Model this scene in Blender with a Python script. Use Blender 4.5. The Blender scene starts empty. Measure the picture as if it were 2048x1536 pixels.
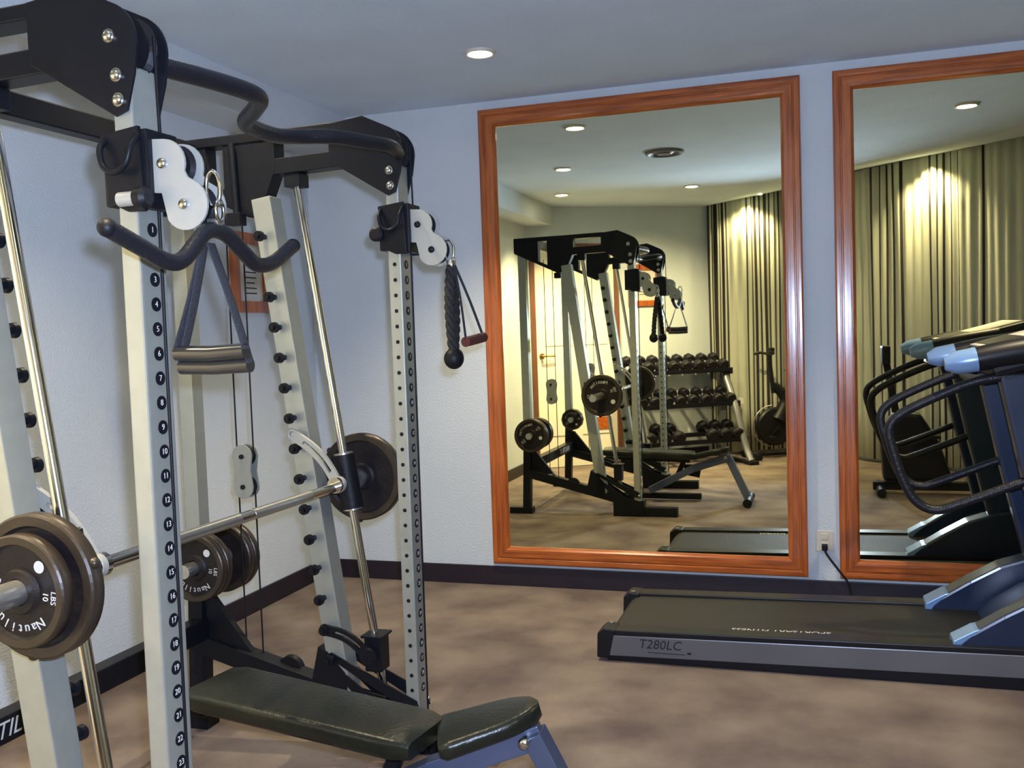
import bpy, bmesh, math, random
from mathutils import Vector, Matrix
random.seed(7)
C = bpy.context.scene.collection
S = bpy.context.scene
PI = math.pi
V = Vector

# ------------------------------------------------------------------ camera
cam_d = bpy.data.cameras.new('camera')
cam = bpy.data.objects.new('camera', cam_d)
C.objects.link(cam)
FPX, YAW, PITCH, ROLL = 1914.4, 0.31447, -0.0541, -0.03478
CAM = V((2.6072, -4.5971, 1.2942))
fw = V((-math.sin(YAW)*math.cos(PITCH), math.cos(YAW)*math.cos(PITCH), math.sin(PITCH)))
rt = V((math.cos(YAW), math.sin(YAW), 0))
up = rt.cross(fw)
cr, sr = math.cos(ROLL), math.sin(ROLL)
r2, u2 = rt*cr + up*sr, up*cr - rt*sr
cam.matrix_world = Matrix(((r2.x, u2.x, -fw.x, CAM.x), (r2.y, u2.y, -fw.y, CAM.y), (r2.z, u2.z, -fw.z, CAM.z), (0, 0, 0, 1)))
cam_d.sensor_width = 36
cam_d.lens = FPX*36/2048
cam_d.clip_start = 0.02
S.camera = cam

# ------------------------------------------------------------------ world, exposure
w = bpy.data.worlds.new('world')
w.use_nodes = True
w.node_tree.nodes['Background'].inputs[0].default_value = (0.35, 0.5, 0.9, 1)
w.node_tree.nodes['Background'].inputs[1].default_value = 0.0
S.world = w
S.view_settings.view_transform = 'Standard'
S.view_settings.look = 'None'
S.view_settings.gamma = 1
S.view_settings.use_curve_mapping = False
S.view_settings.exposure = 0.85

WARM = (1.0, 0.82, 0.52)
SPOT_W = 60          # recessed ceiling lamps
FLASH_W = 170         # the photographer's flash beside the lens

fl = bpy.data.lights.new('camera_flash', 'SPOT'); fl.energy = FLASH_W; fl.color = (0.55, 0.68, 1.0); fl.shadow_soft_size = 0.02
fl.spot_size = math.radians(100); fl.spot_blend = 0.6
fo = bpy.data.objects.new('camera_flash', fl); C.objects.link(fo)
fo.matrix_world = Matrix.Translation(CAM + r2*0.03 + u2*0.06 + fw*0.02) @ cam.matrix_world.to_3x3().to_4x4()

# ------------------------------------------------------------------ materials
MATS = {}
def mat(name, col, rough=0.5, metal=0.0, coat=0.0, bump=0.0, bscale=60, noise=0.0, nscale=6, stretch=(1, 1, 1), col2=None, emit=None, spec=0.5):
    if name in MATS: return MATS[name]
    m = bpy.data.materials.new(name); m.use_nodes = True
    nt = m.node_tree; b = nt.nodes['Principled BSDF']
    b.inputs['Base Color'].default_value = (*col, 1)
    b.inputs['Roughness'].default_value = rough
    b.inputs['Metallic'].default_value = metal
    b.inputs['Coat Weight'].default_value = coat
    b.inputs['Coat Roughness'].default_value = 0.19
    b.inputs['Specular IOR Level'].default_value = spec
    if emit:
        b.inputs['Emission Color'].default_value = (*emit[0], 1); b.inputs['Emission Strength'].default_value = emit[1]
    if bump or noise or col2:
        tc = nt.nodes.new('ShaderNodeTexCoord'); mp = nt.nodes.new('ShaderNodeMapping')
        mp.inputs['Scale'].default_value = stretch
        nt.links.new(tc.outputs['Object'], mp.inputs['Vector'])
    if col2 or noise:
        n = nt.nodes.new('ShaderNodeTexNoise'); n.inputs['Scale'].default_value = nscale; n.inputs['Detail'].default_value = 6
        nt.links.new(mp.outputs[0], n.inputs['Vector'])
        r = nt.nodes.new('ShaderNodeValToRGB')
        c2 = col2 or tuple(c*(1-noise) for c in col)
        r.color_ramp.elements[0].position = 0.33; r.color_ramp.elements[0].color = (*c2, 1)
        r.color_ramp.elements[1].position = 0.67; r.color_ramp.elements[1].color = (*col, 1)
        nt.links.new(n.outputs['Fac'], r.inputs[0]); nt.links.new(r.outputs[0], b.inputs['Base Color'])
    if bump:
        n2 = nt.nodes.new('ShaderNodeTexNoise'); n2.inputs['Scale'].default_value = bscale; n2.inputs['Detail'].default_value = 4
        nt.links.new(mp.outputs[0], n2.inputs['Vector'])
        bp = nt.nodes.new('ShaderNodeBump'); bp.inputs['Strength'].default_value = bump; bp.inputs['Distance'].default_value = 0.01
        nt.links.new(n2.outputs['Fac'], bp.inputs['Height']); nt.links.new(bp.outputs[0], b.inputs['Normal'])
    MATS[name] = m
    return m

M_wall = mat('painted_plaster', (0.61, 0.675, 0.735), 0.85, bump=0.3, bscale=110, noise=0.05, nscale=3)  # bluish base colour stands in for the cool light on the walls
M_ceil = mat('ceiling_paint', (0.62, 0.73, 0.86), 0.9, bump=0.3, bscale=120, noise=0.05, nscale=4)  # blue of the cool ambient light is put into this colour
M_carpet = mat('brown_carpet', (0.335, 0.275, 0.23), 1.0, bump=0.9, bscale=350, col2=(0.18, 0.140, 0.13), nscale=3.2, spec=0.05)
M_base = mat('baseboard_vinyl', (0.016, 0.010, 0.022), 0.5, noise=0.3, nscale=20)
M_woodV = mat('orange_wood_vertical', (0.52, 0.135, 0.022), 0.28, coat=0.7, col2=(0.27, 0.058, 0.010), nscale=5, stretch=(14, 14, 0.9), bump=0.15, bscale=9)
M_woodH = mat('orange_wood_horizontal', (0.52, 0.135, 0.022), 0.28, coat=0.7, col2=(0.27, 0.058, 0.010), nscale=5, stretch=(0.9, 14, 14), bump=0.15, bscale=9)
M_mirror = mat('mirror_glass', (0.87, 0.865, 0.63), 0.012, metal=1.0)  # yellow tint carries the warm light cast of the reflected room
M_silver = mat('silver_powder_coat', (0.40, 0.42, 0.38), 0.38, metal=0.5, noise=0.08, nscale=30)
M_plate = mat('pale_grey_bracket', (0.42, 0.42, 0.38), 0.42, metal=0.2, noise=0.05, nscale=20)
M_block = mat('grey_pulley_block', (0.27, 0.285, 0.25), 0.4, metal=0.2, noise=0.05)
M_black = mat('black_powder_coat', (0.008, 0.009, 0.013), 0.42, spec=0.2, noise=0.2, nscale=30)
M_rubber = mat('black_rubber', (0.008, 0.008, 0.011), 0.5, spec=0.25, noise=0.2, nscale=30, bump=0.1)
M_foam = mat('black_foam_grip', (0.012, 0.012, 0.016), 0.36, spec=0.35, bump=0.25, bscale=150)
M_chrome = mat('chrome', (0.78, 0.78, 0.76), 0.14, metal=1.0, noise=0.05)
M_steel = mat('brushed_steel', (0.55, 0.55, 0.52), 0.3, metal=0.9, noise=0.1, nscale=40)
M_bolt = mat('bolt_steel', (0.6, 0.6, 0.58), 0.25, metal=1.0)
M_iron = mat('dark_cast_iron', (0.016, 0.012, 0.013), 0.45, spec=0.25, noise=0.35, nscale=25, bump=0.15, bscale=120)
M_iron2 = mat('worn_iron_rim', (0.045, 0.033, 0.024), 0.36, metal=0.3, noise=0.3, nscale=18)
M_white = mat('white_lettering', (0.62, 0.62, 0.62), 0.5, noise=0.05)
M_blacktxt = mat('black_lettering', (0.01, 0.01, 0.014), 0.5, noise=0.05)
M_vinyl = mat('black_bench_vinyl', (0.013, 0.015, 0.010), 0.30, spec=0.4, noise=0.3, nscale=12, bump=0.12, bscale=90)
M_tube = mat('flash_tinted_bench_tube', (0.10, 0.125, 0.21), 0.35, metal=0.4, noise=0.1)  # silver tube; its bluish flash reflection is put into the base colour
M_strap = mat('grey_black_webbing', (0.035, 0.035, 0.04), 0.8, bump=0.4, bscale=200)
M_rope = mat('black_rope', (0.018, 0.017, 0.018), 0.8, bump=0.6, bscale=160)
M_grip = mat('glossy_black_grip', (0.030, 0.028, 0.026), 0.22, coat=0.8, noise=0.1)
M_red = mat('dark_red_grip', (0.09, 0.018, 0.014), 0.6, noise=0.2)
M_tdeck = mat('treadmill_black', (0.010, 0.010, 0.014), 0.4, spec=0.3, noise=0.2)
M_belt = mat('running_belt', (0.028, 0.026, 0.023), 0.6, spec=0.25, bump=0.3, bscale=200, noise=0.15, nscale=10)
M_tgrey = mat('treadmill_grey_rail', (0.20, 0.205, 0.23), 0.35, metal=0.5, noise=0.1)
M_tblue = mat('treadmill_slate', (0.014, 0.028, 0.07), 0.3, coat=0.3, noise=0.15)
M_tlight = mat('treadmill_pale_blue', (0.24, 0.40, 0.70), 0.25, metal=0.2, noise=0.1)
M_cream = mat('cream_paint', (0.85, 0.81, 0.68), 0.55, noise=0.04)
M_brown = mat('brown_jamb', (0.16, 0.06, 0.03), 0.5, noise=0.3, stretch=(10, 10, 1))
M_brass = mat('brass', (0.55, 0.36, 0.12), 0.3, metal=1.0, noise=0.1)
M_cloth = mat('beige_curtain', (0.60, 0.62, 0.52), 0.9, noise=0.12, nscale=5, stretch=(6, 6, 0.4))
M_stripe = mat('dark_curtain_stripe', (0.030, 0.024, 0.028), 0.9, noise=0.3, nscale=8)
M_paper = mat('framed_paper', (0.62, 0.60, 0.55), 0.7, noise=0.12, nscale=9)
M_lamp = mat('lamp_glow', (1, 0.95, 0.8), 0.5, noise=0.02, emit=((1.0, 0.93, 0.72), 22))
M_plastic = mat('ivory_plastic', (0.62, 0.58, 0.48), 0.4, noise=0.05)
M_vent = mat('grey_vent_metal', (0.16, 0.17, 0.18), 0.5, noise=0.1)
M_dumb = mat('dumbbell_rubber', (0.008, 0.008, 0.014), 0.5, spec=0.25, noise=0.25, nscale=30)

# ------------------------------------------------------------------ mesh builder
class MB:
    def __init__(s): s.bm = bmesh.new()
    def _faces(s, fs, smooth, mi):
        for f in fs: f.smooth = smooth; f.material_index = mi
    def quadgrid(s, rows, closed=True, caps=False, smooth=True, mi=0):
        bm = s.bm; vr = [[bm.verts.new(p) for p in r] for r in rows]; n = len(rows[0]); fs = []
        for a, b in zip(vr, vr[1:]):
            for i in range(n if closed else n-1):
                j = (i+1) % n
                fs.append(bm.faces.new((a[i], a[j], b[j], b[i])))
        s._faces(fs, smooth, mi)
        if caps:
            c1 = bm.faces.new([bm.verts.new(v.co) for v in reversed(vr[0])]); c2 = bm.faces.new([bm.verts.new(v.co) for v in vr[-1]])
            s._faces([c1, c2], False, mi)
        return s
    def prism(s, poly, plane, a, b, mi=0, bevel=0.0):
        """poly: 2d points; plane 'xz' extrudes along y from a to b, 'xy' along z, 'yz' along x"""
        def P(p, t):
            return V((p[0], t, p[1])) if plane == 'xz' else V((p[0], p[1], t)) if plane == 'xy' else V((t, p[0], p[1]))
        bm = s.bm
        v0 = [bm.verts.new(P(p, a)) for p in poly]; v1 = [bm.verts.new(P(p, b)) for p in poly]
        fs = [bm.faces.new(v0), bm.faces.new(list(reversed(v1)))]
        n = len(poly)
        for i in range(n):
            j = (i+1) % n
            fs.append(bm.faces.new((v0[j], v0[i], v1[i], v1[j])))
        s._faces(fs, False, mi)
        bmesh.ops.recalc_face_normals(bm, faces=fs)
        if bevel:
            es = {e for f in fs for e in f.edges}
            r = bmesh.ops.bevel(bm, geom=list(es), offset=bevel, segments=2, affect='EDGES', profile=0.6)
            for f in r['faces']: f.material_index = mi
        return s
    def box(s, x0, x1, y0, y1, z0, z1, bevel=0.0, mi=0, M=None):
        bm = s.bm
        vs = [bm.verts.new(V(p)) for p in ((x0, y0, z0), (x1, y0, z0), (x1, y1, z0), (x0, y1, z0), (x0, y0, z1), (x1, y0, z1), (x1, y1, z1), (x0, y1, z1))]
        if M is not None:
            for v in vs: v.co = M @ v.co
        fs = [bm.faces.new([vs[i] for i in q]) for q in ((3, 2, 1, 0), (4, 5, 6, 7), (0, 1, 5, 4), (1, 2, 6, 5), (2, 3, 7, 6), (3, 0, 4, 7))]
        s._faces(fs, False, mi)
        if bevel:
            es = {e for f in fs for e in f.edges}
            r = bmesh.ops.bevel(bm, geom=list(es), offset=bevel, segments=2, affect='EDGES', profile=0.6)
            for f in r['faces']: f.material_index = mi
        return s
    def beam(s, p0, p1, wa, wb, side=(0, 1, 0), bevel=0.003, mi=0):
        """rectangular tube from p0 to p1; wa measured along side, wb across"""
        p0, p1 = V(p0), V(p1); d = (p1-p0); L = d.length; d.normalize()
        a = V(side); a = (a - d*a.dot(d)).normalized(); b = d.cross(a)
        M = Matrix(((a.x, b.x, d.x, p0.x), (a.y, b.y, d.y, p0.y), (a.z, b.z, d.z, p0.z), (0, 0, 0, 1)))
        return s.box(-wa/2, wa/2, -wb/2, wb/2, 0, L, bevel, mi, M)
    def tube(s, pts, r, seg=14, caps=True, smooth_path=0, mi=0, closed=False, flat=None):
        pts = [V(p) for p in pts]
        if smooth_path:
            out = []; n = len(pts)
            for i in range(n-1):
                a = pts[max(i-1, 0)]; b = pts[i]; c = pts[i+1]; d = pts[min(i+2, n-1)]
                for k in range(smooth_path):
                    t = k/smooth_path
                    out.append(0.5*((2*b) + (c-a)*t + (2*a-5*b+4*c-d)*t*t + (3*b-a-3*c+d)*t**3))
            out.append(pts[-1]); pts = out
            if isinstance(r, (list, tuple)):
                r = [r[min(int(i/smooth_path), len(r)-1)] + (r[min(int(i/smooth_path)+1, len(r)-1)]-r[min(int(i/smooth_path), len(r)-1)])*((i % smooth_path)/smooth_path) for i in range(len(pts))]
        n = len(pts); rows = []; prev = None
        for i, p in enumerate(pts):
            if closed: t = (pts[(i+1) % n]-pts[i-1]).normalized()
            else: t = (pts[min(i+1, n-1)]-pts[max(i-1, 0)]).normalized()
            if prev is None:
                a = V((0, 0, 1)) if abs(t.z) < 0.9 else V((1, 0, 0))
                a = (a - t*a.dot(t)).normalized()
            else: a = (prev - t*prev.dot(t)).normalized()
            prev = a; b = t.cross(a)
            rr = r[i] if isinstance(r, (list, tuple)) else r
            fa, fb = flat or (1, 1)
            rows.append([p + (a*math.cos(q)*fa + b*math.sin(q)*fb)*rr for q in [2*PI*k/seg for k in range(seg)]])
        if closed: rows.append(rows[0])
        return s.quadgrid(rows, True, caps and not closed, True, mi)
    def cyl(s, p0, p1, r, seg=20, mi=0, r1=None):
        return s.tube([p0, p1], [r, r if r1 is None else r1], seg, mi=mi)
    def lathe(s, prof, o, axis='y', seg=40, mi=0, smooth=False, mis=None):
        """prof: (radius, along) pairs"""
        o = V(o); bm = s.bm
        def P(r, a, q):
            c, d = r*math.cos(q), r*math.sin(q)
            return o + (V((c, a, d)) if axis == 'y' else V((c, d, a)) if axis == 'z' else V((a, c, d)))
        for k, ((r0, a0), (r1, a1)) in enumerate(zip(prof, prof[1:])):
            m_ = mis[k] if mis else mi
            ra = [bm.verts.new(P(r0, a0, 2*PI*i/seg)) for i in range(seg)] if r0 > 1e-6 else [bm.verts.new(P(0, a0, 0))]
            rb = [bm.verts.new(P(r1, a1, 2*PI*i/seg)) for i in range(seg)] if r1 > 1e-6 else [bm.verts.new(P(0, a1, 0))]
            for i in range(seg):
                j = (i+1) % seg
                q = []
                for v in ([ra[i], ra[j]] if len(ra) > 1 else [ra[0]]) + ([rb[j], rb[i]] if len(rb) > 1 else [rb[0]]): q.append(v)
                f = bm.faces.new(q); f.smooth = abs(r0-r1) < abs(a0-a1) or smooth; f.material_index = m_
        return s
    def ball(s, c, r, sc=(1, 1, 1), mi=0, seg=16):
        res = bmesh.ops.create_uvsphere(s.bm, u_segments=seg, v_segments=seg//2+2, radius=r)
        for v in res['verts']: v.co = V((v.co.x*sc[0], v.co.y*sc[1], v.co.z*sc[2])) + V(c)
        for f in {f for v in res['verts'] for f in v.link_faces}: f.smooth = True; f.material_index = mi
        return s
    def text(s, body, size, M, extrude=0.0006, mi=0, align='CENTER', shear=0.0):
        cu = bpy.data.curves.new('t', 'FONT'); cu.body = body; cu.size = size; cu.extrude = extrude; cu.align_x = align; cu.align_y = 'CENTER'; cu.shear = shear
        cu.resolution_u = 3
        ob = bpy.data.objects.new('t', cu); C.objects.link(ob)
        me = bpy.data.meshes.new_from_object(ob)
        n0 = len(s.bm.verts); f0 = len(s.bm.faces)
        s.bm.from_mesh(me)
        s.bm.verts.ensure_lookup_table(); s.bm.faces.ensure_lookup_table()
        for v in s.bm.verts[n0:]: v.co = M @ v.co
        for f in s.bm.faces[f0:]: f.material_index = mi
        bpy.data.objects.remove(ob); bpy.data.curves.remove(cu); bpy.data.meshes.remove(me)
        return s

def wloc(o):
    p = V((0, 0, 0))
    while o: p += o.location; o = o.parent
    return p
def part(name, mb, mats, parent=None, world=True):
    """link the built mesh as ONE object; world=True: the verts are in room coordinates"""
    if not isinstance(mats, (list, tuple)): mats = [mats]
    if parent is not None and world:
        off = wloc(parent)
        for v in mb.bm.verts: v.co -= off
    me = bpy.data.meshes.new(name); mb.bm.normal_update(); mb.bm.to_mesh(me); mb.bm.free()
    for m in mats: me.materials.append(m)
    o = bpy.data.objects.new(name, me); C.objects.link(o)
    if parent is not None: o.parent = parent
    return o
def thing(name, label, cat, loc=(0, 0, 0), rz=0.0, group=None):
    o = bpy.data.objects.new(name, None); o.empty_display_size = 0.1; C.objects.link(o)
    o.location = loc; o.rotation_euler = (0, 0, rz)
    o['label'] = label; o['category'] = cat
    if group: o['group'] = group
    return o
def tag(o, label, cat, group=None):
    o['label'] = label; o['category'] = cat
    if group: o['group'] = group
    return o
def struct(o): o['kind'] = 'structure'; return o
def center_origin(o):
    """move a stand-alone mesh's origin to the middle of its foot"""
    vs = o.data.vertices
    c = V((sum(v.co.x for v in vs)/len(vs), sum(v.co.y for v in vs)/len(vs), min(v.co.z for v in vs)))
    for v in vs: v.co -= c
    o.location = c
    return o
def copy_tree(o, parent=None):
    c = o.copy(); C.objects.link(c)
    if parent is not None: c.parent = parent
    for ch in o.children: copy_tree(ch, c)
    return c

# ------------------------------------------------------------------ room shell
H = 2.45
XR = 6.0
BL = (0.0, -3.97)                     # left wall meets back wall
C1 = (1.53, -5.02); C2 = (2.23, -5.46); C3 = (2.926, -4.841); C4 = (4.113, -3.787); C5 = (6.0, -2.11)
struct(part('floor', MB().prism([(-0.1, 0.1), (-0.1, BL[1]-0.1), (C1[0], C1[1]-0.2), (C2[0], C2[1]-0.25), (C3[0]+0.2, C3[1]-0.2), (XR+0.1, C5[1]-0.2), (XR+0.1, 0.1)], 'xy', -0.06, 0.0), M_carpet))
# ceiling: level over the gym floor, rising gently towards the curtained window side
m = MB(); bm = m.bm
z1, z2, z3 = 2.462, 2.625, 2.685
top = {}
def cv(k, p): top[k] = bm.verts.new(p)
cv('a', (-0.1, 0.1, H)); cv('b', (-0.1, BL[1]-0.15, H)); cv('c1', (C1[0]-0.02, C1[1]-0.1, z1)); cv('c2', (C2[0], C2[1]-0.15, z2))
cv('c3', (C3[0]+0.1, C3[1]-0.1, z3)); cv('c4', (C4[0]+0.1, C4[1]-0.1, z3)); cv('c5', (XR+0.1, C5[1]-0.05, z3)); cv('e', (XR+0.1, 0.1, H))
cv('k2', (2.1, -3.85, H)); cv('k3', (2.9, -3.0, H)); cv('k4', (4.0, -1.9, H)); cv('k5', (XR+0.1, -0.6, H))
for q in (('b', 'c1', 'k2'), ('c1', 'c2', 'k2'), ('c2', 'c3', 'k2'), ('c3', 'k3', 'k2'), ('c3', 'c4', 'k4', 'k3'), ('c4', 'c5', 'k5', 'k4'), ('a', 'b', 'k2', 'k3'), ('a', 'k3', 'k4'), ('a', 'k4', 'k5', 'e')):
    f = bm.faces.new([top[k] for k in q]); f.smooth = False
bmesh.ops.recalc_face_normals(bm, faces=bm.faces[:])
ex = bmesh.ops.extrude_face_region(bm, geom=bm.faces[:])
for v in [g for g in ex['geom'] if isinstance(g, bmesh.types.BMVert)]: v.co.z += 0.08
bmesh.ops.recalc_face_normals(bm, faces=bm.faces[:])
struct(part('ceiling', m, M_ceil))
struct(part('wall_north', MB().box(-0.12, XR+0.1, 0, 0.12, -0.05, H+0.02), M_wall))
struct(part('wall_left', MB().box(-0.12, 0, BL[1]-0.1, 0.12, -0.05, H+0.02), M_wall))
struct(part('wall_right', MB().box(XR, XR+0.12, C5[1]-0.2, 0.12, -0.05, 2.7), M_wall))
def wallseg(name, p, q, h0, h1, th=0.1, mt=None):
    p, q = V((*p, 0)), V((*q, 0)); d = (q-p).normalized(); n = V((d.y, -d.x, 0))
    if n.dot(CAM-p) > 0: n = -n
    m = MB(); bm = m.bm
    lo = [bm.verts.new(v + V((0, 0, -0.05))) for v in (p, q, q+n*th, p+n*th)]
    hi = [bm.verts.new(v + V((0, 0, h))) for v, h in ((p, h0), (q, h1), (q+n*th, h1), (p+n*th, h0))]
    bm.faces.new(lo); bm.faces.new(hi)
    for i in range(4): j = (i+1) % 4; bm.faces.new((lo[i], lo[j], hi[j], hi[i]))
    bmesh.ops.recalc_face_normals(bm, faces=bm.faces[:])
    return struct(part(name, m, mt or M_wall))
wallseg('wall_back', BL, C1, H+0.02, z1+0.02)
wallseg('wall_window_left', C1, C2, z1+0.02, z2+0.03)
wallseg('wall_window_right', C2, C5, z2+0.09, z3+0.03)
# boxed-in soffit along the left wall
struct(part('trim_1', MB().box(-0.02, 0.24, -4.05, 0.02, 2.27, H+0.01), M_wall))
struct(part('baseboard_north', MB().box(0, XR, -0.012, 0.0, 0, 0.098, 0.003), M_base))
struct(part('baseboard_left', MB().box(0, 0.012, BL[1], 0, 0, 0.098, 0.003), M_base))
d = (V((*C1, 0))-V((*BL, 0))).normalized(); nb = V((-d.y, d.x, 0))
def bw(t, off=0.0, z=0.0): return V((*BL, 0)) + d*t + nb*off + V((0, 0, z))
m = MB(); m.beam(bw(0, 0.005, 0.049), bw(1.84, 0.005, 0.049), 0.012, 0.098, side=tuple(nb)); struct(part('baseboard_back', m, M_base))

# ------------------------------------------------------------------ framed wall mirrors
def framed_mirror(x0, x1, z0, z1, label):
    t = thing('framed_mirror', label, 'mirror', ((x0+x1)/2, -0.001, z0), group='tall framed wall mirrors')
    fw_ = 0.088; dep = 0.034
    # moulded profile: across (0 outer .. fw inner), height from wall
    prof = [(0, 0), (0, 0.026), (0.003, 0.0315), (0.008, 0.0335), (0.018, 0.0338), (0.028, 0.0335), (0.031, 0.030), (0.035, 0.030), (0.038, 0.0335), (0.050, 0.0338), (0.066, 0.0338), (0.075, 0.0333), (0.082, 0.026), (0.088, 0.014), (0.088, 0)]
    cor = [(x0, z0, 1, 1), (x1, z0, -1, 1), (x1, z1, -1, -1), (x0, z1, 1, -1)]
    for i, nm in ((0, 'frame_rail'), (1, 'frame_stile'), (2, 'frame_rail'), (3, 'frame_stile')):
        a, b = cor[i], cor[(i+1) % 4]
        rows = [[V((c[0]+c[2]*u, -h, c[1]+c[3]*u)) for u, h in prof] for c in (a, b)]
        m = MB(); m.quadgrid(rows, False, False, False)
        for r_ in rows: m.bm.faces.new([m.bm.verts.new(p) for p in r_])
        bmesh.ops.recalc_face_normals(m.bm, faces=m.bm.faces[:])
        part(nm, m, M_woodH if nm == 'frame_rail' else M_woodV, t)
    g = MB().box(x0+0.083, x1-0.083, -0.010, -0.003, z0+0.083, z1-0.083)
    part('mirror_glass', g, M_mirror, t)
    return t
framed_mirror(0.988, 2.530, 0.115, 2.405, 'tall mirror in orange wood frame reflecting the rack and the dumbbells')
framed_mirror(2.668, 4.21, 0.115, 2.405, 'tall mirror in orange wood frame behind the treadmill, cut off by the right edge')

# ------------------------------------------------------------------ outlet, plug and cord
t = thing('wall_outlet', 'ivory wall outlet between the two mirrors with black plug', 'outlet', (2.603, 0, 0.235))
part('cover_plate', MB().box(2.566, 2.640, -0.006, 0, 0.235, 0.330, 0.002), M_plastic, t)
part('socket', MB().box(2.588, 2.618, -0.010, -0.004, 0.290, 0.318, 0.002).box(2.588, 2.618, -0.010, -0.004, 0.246, 0.274, 0.002), M_plastic, t)
t = thing('power_cord', 'black power cord hanging from the outlet down to the treadmill', 'cord', (2.602, -0.02, 0.25))
part('plug', MB().box(2.590, 2.616, -0.045, -0.011, 0.244, 0.272, 0.005), M_rubber, t)
part('cable', MB().tube([(2.603, -0.04, 0.250), (2.615, -0.05, 0.225), (2.66, -0.06, 0.165), (2.70, -0.065, 0.11), (2.715, -0.07, 0.05), (2.74, -0.10, 0.01), (2.9, -0.22, 0.008), (3.2, -0.28, 0.008)], 0.005, 8, smooth_path=6), M_rubber, t)

# ------------------------------------------------------------------ pictures
def picture(p, q, z0, z1, n, label):
    p, q, n = V((*p, 0)), V((*q, 0)), V((*n, 0)); u = (q-p).normalized(); L = (q-p).length
    t = thing('framed_picture', label, 'picture', (p+q)/2 + V((0, 0, z0)))
    M = Matrix(((u.x, n.x, 0, p.x), (u.y, n.y, 0, p.y), (0, 0, 1, z0), (0, 0, 0, 1)))
    w_ = 0.055; h = z1-z0
    m = MB()
    for b in ((0, L, 0, w_), (0, L, h-w_, h), (0, w_, w_, h-w_), (L-w_, L, w_, h-w_)): m.box(b[0], b[1], 0.001, 0.022, b[2], b[3], 0.003, M=M)
    part('picture_frame', m, M_woodV, t)
    m = MB().box(w_, L-w_, 0.001, 0.008, w_, h-w_, M=M)
    for k in range(9):
        if k in (3,): continue
        zz = h-w_-0.035-k*0.025; ww = L*(0.32 if k % 3 else 0.22)
        m.box(L/2-ww/2, L/2+ww/2, 0.008, 0.0085, zz, zz+0.006, mi=1, M=M)
    part('print', m, [M_paper, M_blacktxt], t)
picture((0, -0.755), (0, -0.44), 1.43, 1.81, (1, 0), 'orange framed notice on the left wall behind the rack')
picture(tuple(bw(1.02)[:2]), tuple(bw(1.36)[:2]), 1.50, 1.90, tuple(nb[:2]), 'orange framed picture on the back wall, seen in the mirror above the dumbbells')

# ------------------------------------------------------------------ door on the back wall
Md = Matrix(((d.x, nb.x, 0, BL[0]), (d.y, nb.y, 0, BL[1]), (0, 0, 1, 0), (0, 0, 0, 1)))
t = struct(bpy.data.objects.new('door_1', None)); C.objects.link(t)
def dpart(name, mb, mt, par): 
    for v in mb.bm.verts: v.co = Md @ v.co
    return part(name, mb, mt, par)
dpart('door_jamb', MB().box(0.03, 0.075, 0.0, 0.03, 0, 2.06, 0.003).box(0.87, 0.915, 0.0, 0.03, 0, 2.06, 0.003).box(0.03, 0.915, 0.0, 0.03, 2.06, 2.105, 0.003), M_brown, t)
leaf = dpart('door_leaf', MB().box(0.078, 0.867, 0.0, 0.018, 0.005, 2.055, 0.002).box(0.16, 0.44, 0.018, 0.024, 1.15, 1.92, 0.004).box(0.51, 0.79, 0.018, 0.024, 1.15, 1.92, 0.004).box(0.16, 0.44, 0.018, 0.024, 0.30, 0.95, 0.004).box(0.51, 0.79, 0.018, 0.024, 0.30, 0.95, 0.004), M_cream, t)
hd = MB().cyl((0.125, 0.018, 1.06), (0.125, 0.026, 1.06), 0.026).cyl((0.125, 0.024, 1.06), (0.125, 0.065, 1.06), 0.009).tube([(0.115, 0.062, 1.06), (0.17, 0.066, 1.06), (0.24, 0.060, 1.058)], 0.009, 10)
for v in hd.bm.verts: v.co = Md @ v.co
part('door_handle', hd, M_brass, leaf)
dpart('kick_panel', MB().box(0.60, 0.80, 0.024, 0.03, 0.34, 0.46, 0.002), M_woodH, leaf)

# ------------------------------------------------------------------ ceiling lamps and vent
def downlight(x, y, z, label, watt=SPOT_W, angle=105, blend=1.0, tilt=(0, 0), glow=True):
    t = thing('recessed_downlight', label, 'ceiling light', (x, y, z-0.012), group='recessed ceiling downlights')
    part('trim_ring', MB().lathe([(0.050, 0.012), (0.050, 0.002), (0.056, 0.0), (0.063, 0.002), (0.067, 0.012)], (x, y, z-0.012), 'z', 28, smooth=True), M_plastic, t)
    part('bulb', MB().lathe([(0.0, 0.003), (0.035, 0.004), (0.050, 0.009)], (x, y, z-0.012), 'z', 24, smooth=True), M_lamp, t)
    l = bpy.data.lights.new('lamp', 'SPOT'); l.energy = watt; l.color = WARM; l.spot_size = math.radians(angle); l.spot_blend = blend; l.shadow_soft_size = 0.03
    o = bpy.data.objects.new('lamp', l); C.objects.link(o); o.parent = t; o.location = (0, 0, -0.015); o.rotation_euler = (tilt[0], tilt[1], 0)
    return t
downlight(1.286, -0.81, H, 'lit round downlight in the ceiling in front of the left mirror', 100)
downlight(0.865, -2.139, H, 'lit round downlight above the rack, seen in the mirror', 45)
downlight(0.52, -3.387, H, 'lit round downlight near the back left corner by the door', 210, tilt=(-0.15, 0.0))
downlight(1.603, -3.489, H, 'lit round downlight before the back wall, right of the others in the left mirror', 150, tilt=(-0.45, 0.28))
downlight(3.38, -1.257, H, 'lit round downlight above the treadmill, seen in the right mirror', 75)
def near_curtain(px, off):      # points just in front of the curtains
    p, q = V((*px[0],)), V((*px[1],)); return p, q
downlight(2.03, -5.10, 2.558, 'lit downlight close above the striped curtain in the left mirror', 60, 120)
downlight(3.42, -4.14, 2.655, 'lit downlight washing the striped curtain in the right mirror', 80, 120)
t = thing('ceiling_vent', 'round dark grey ceiling air diffuser seen in the left mirror', 'air vent', (1.636, -1.835, H-0.02))
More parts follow.
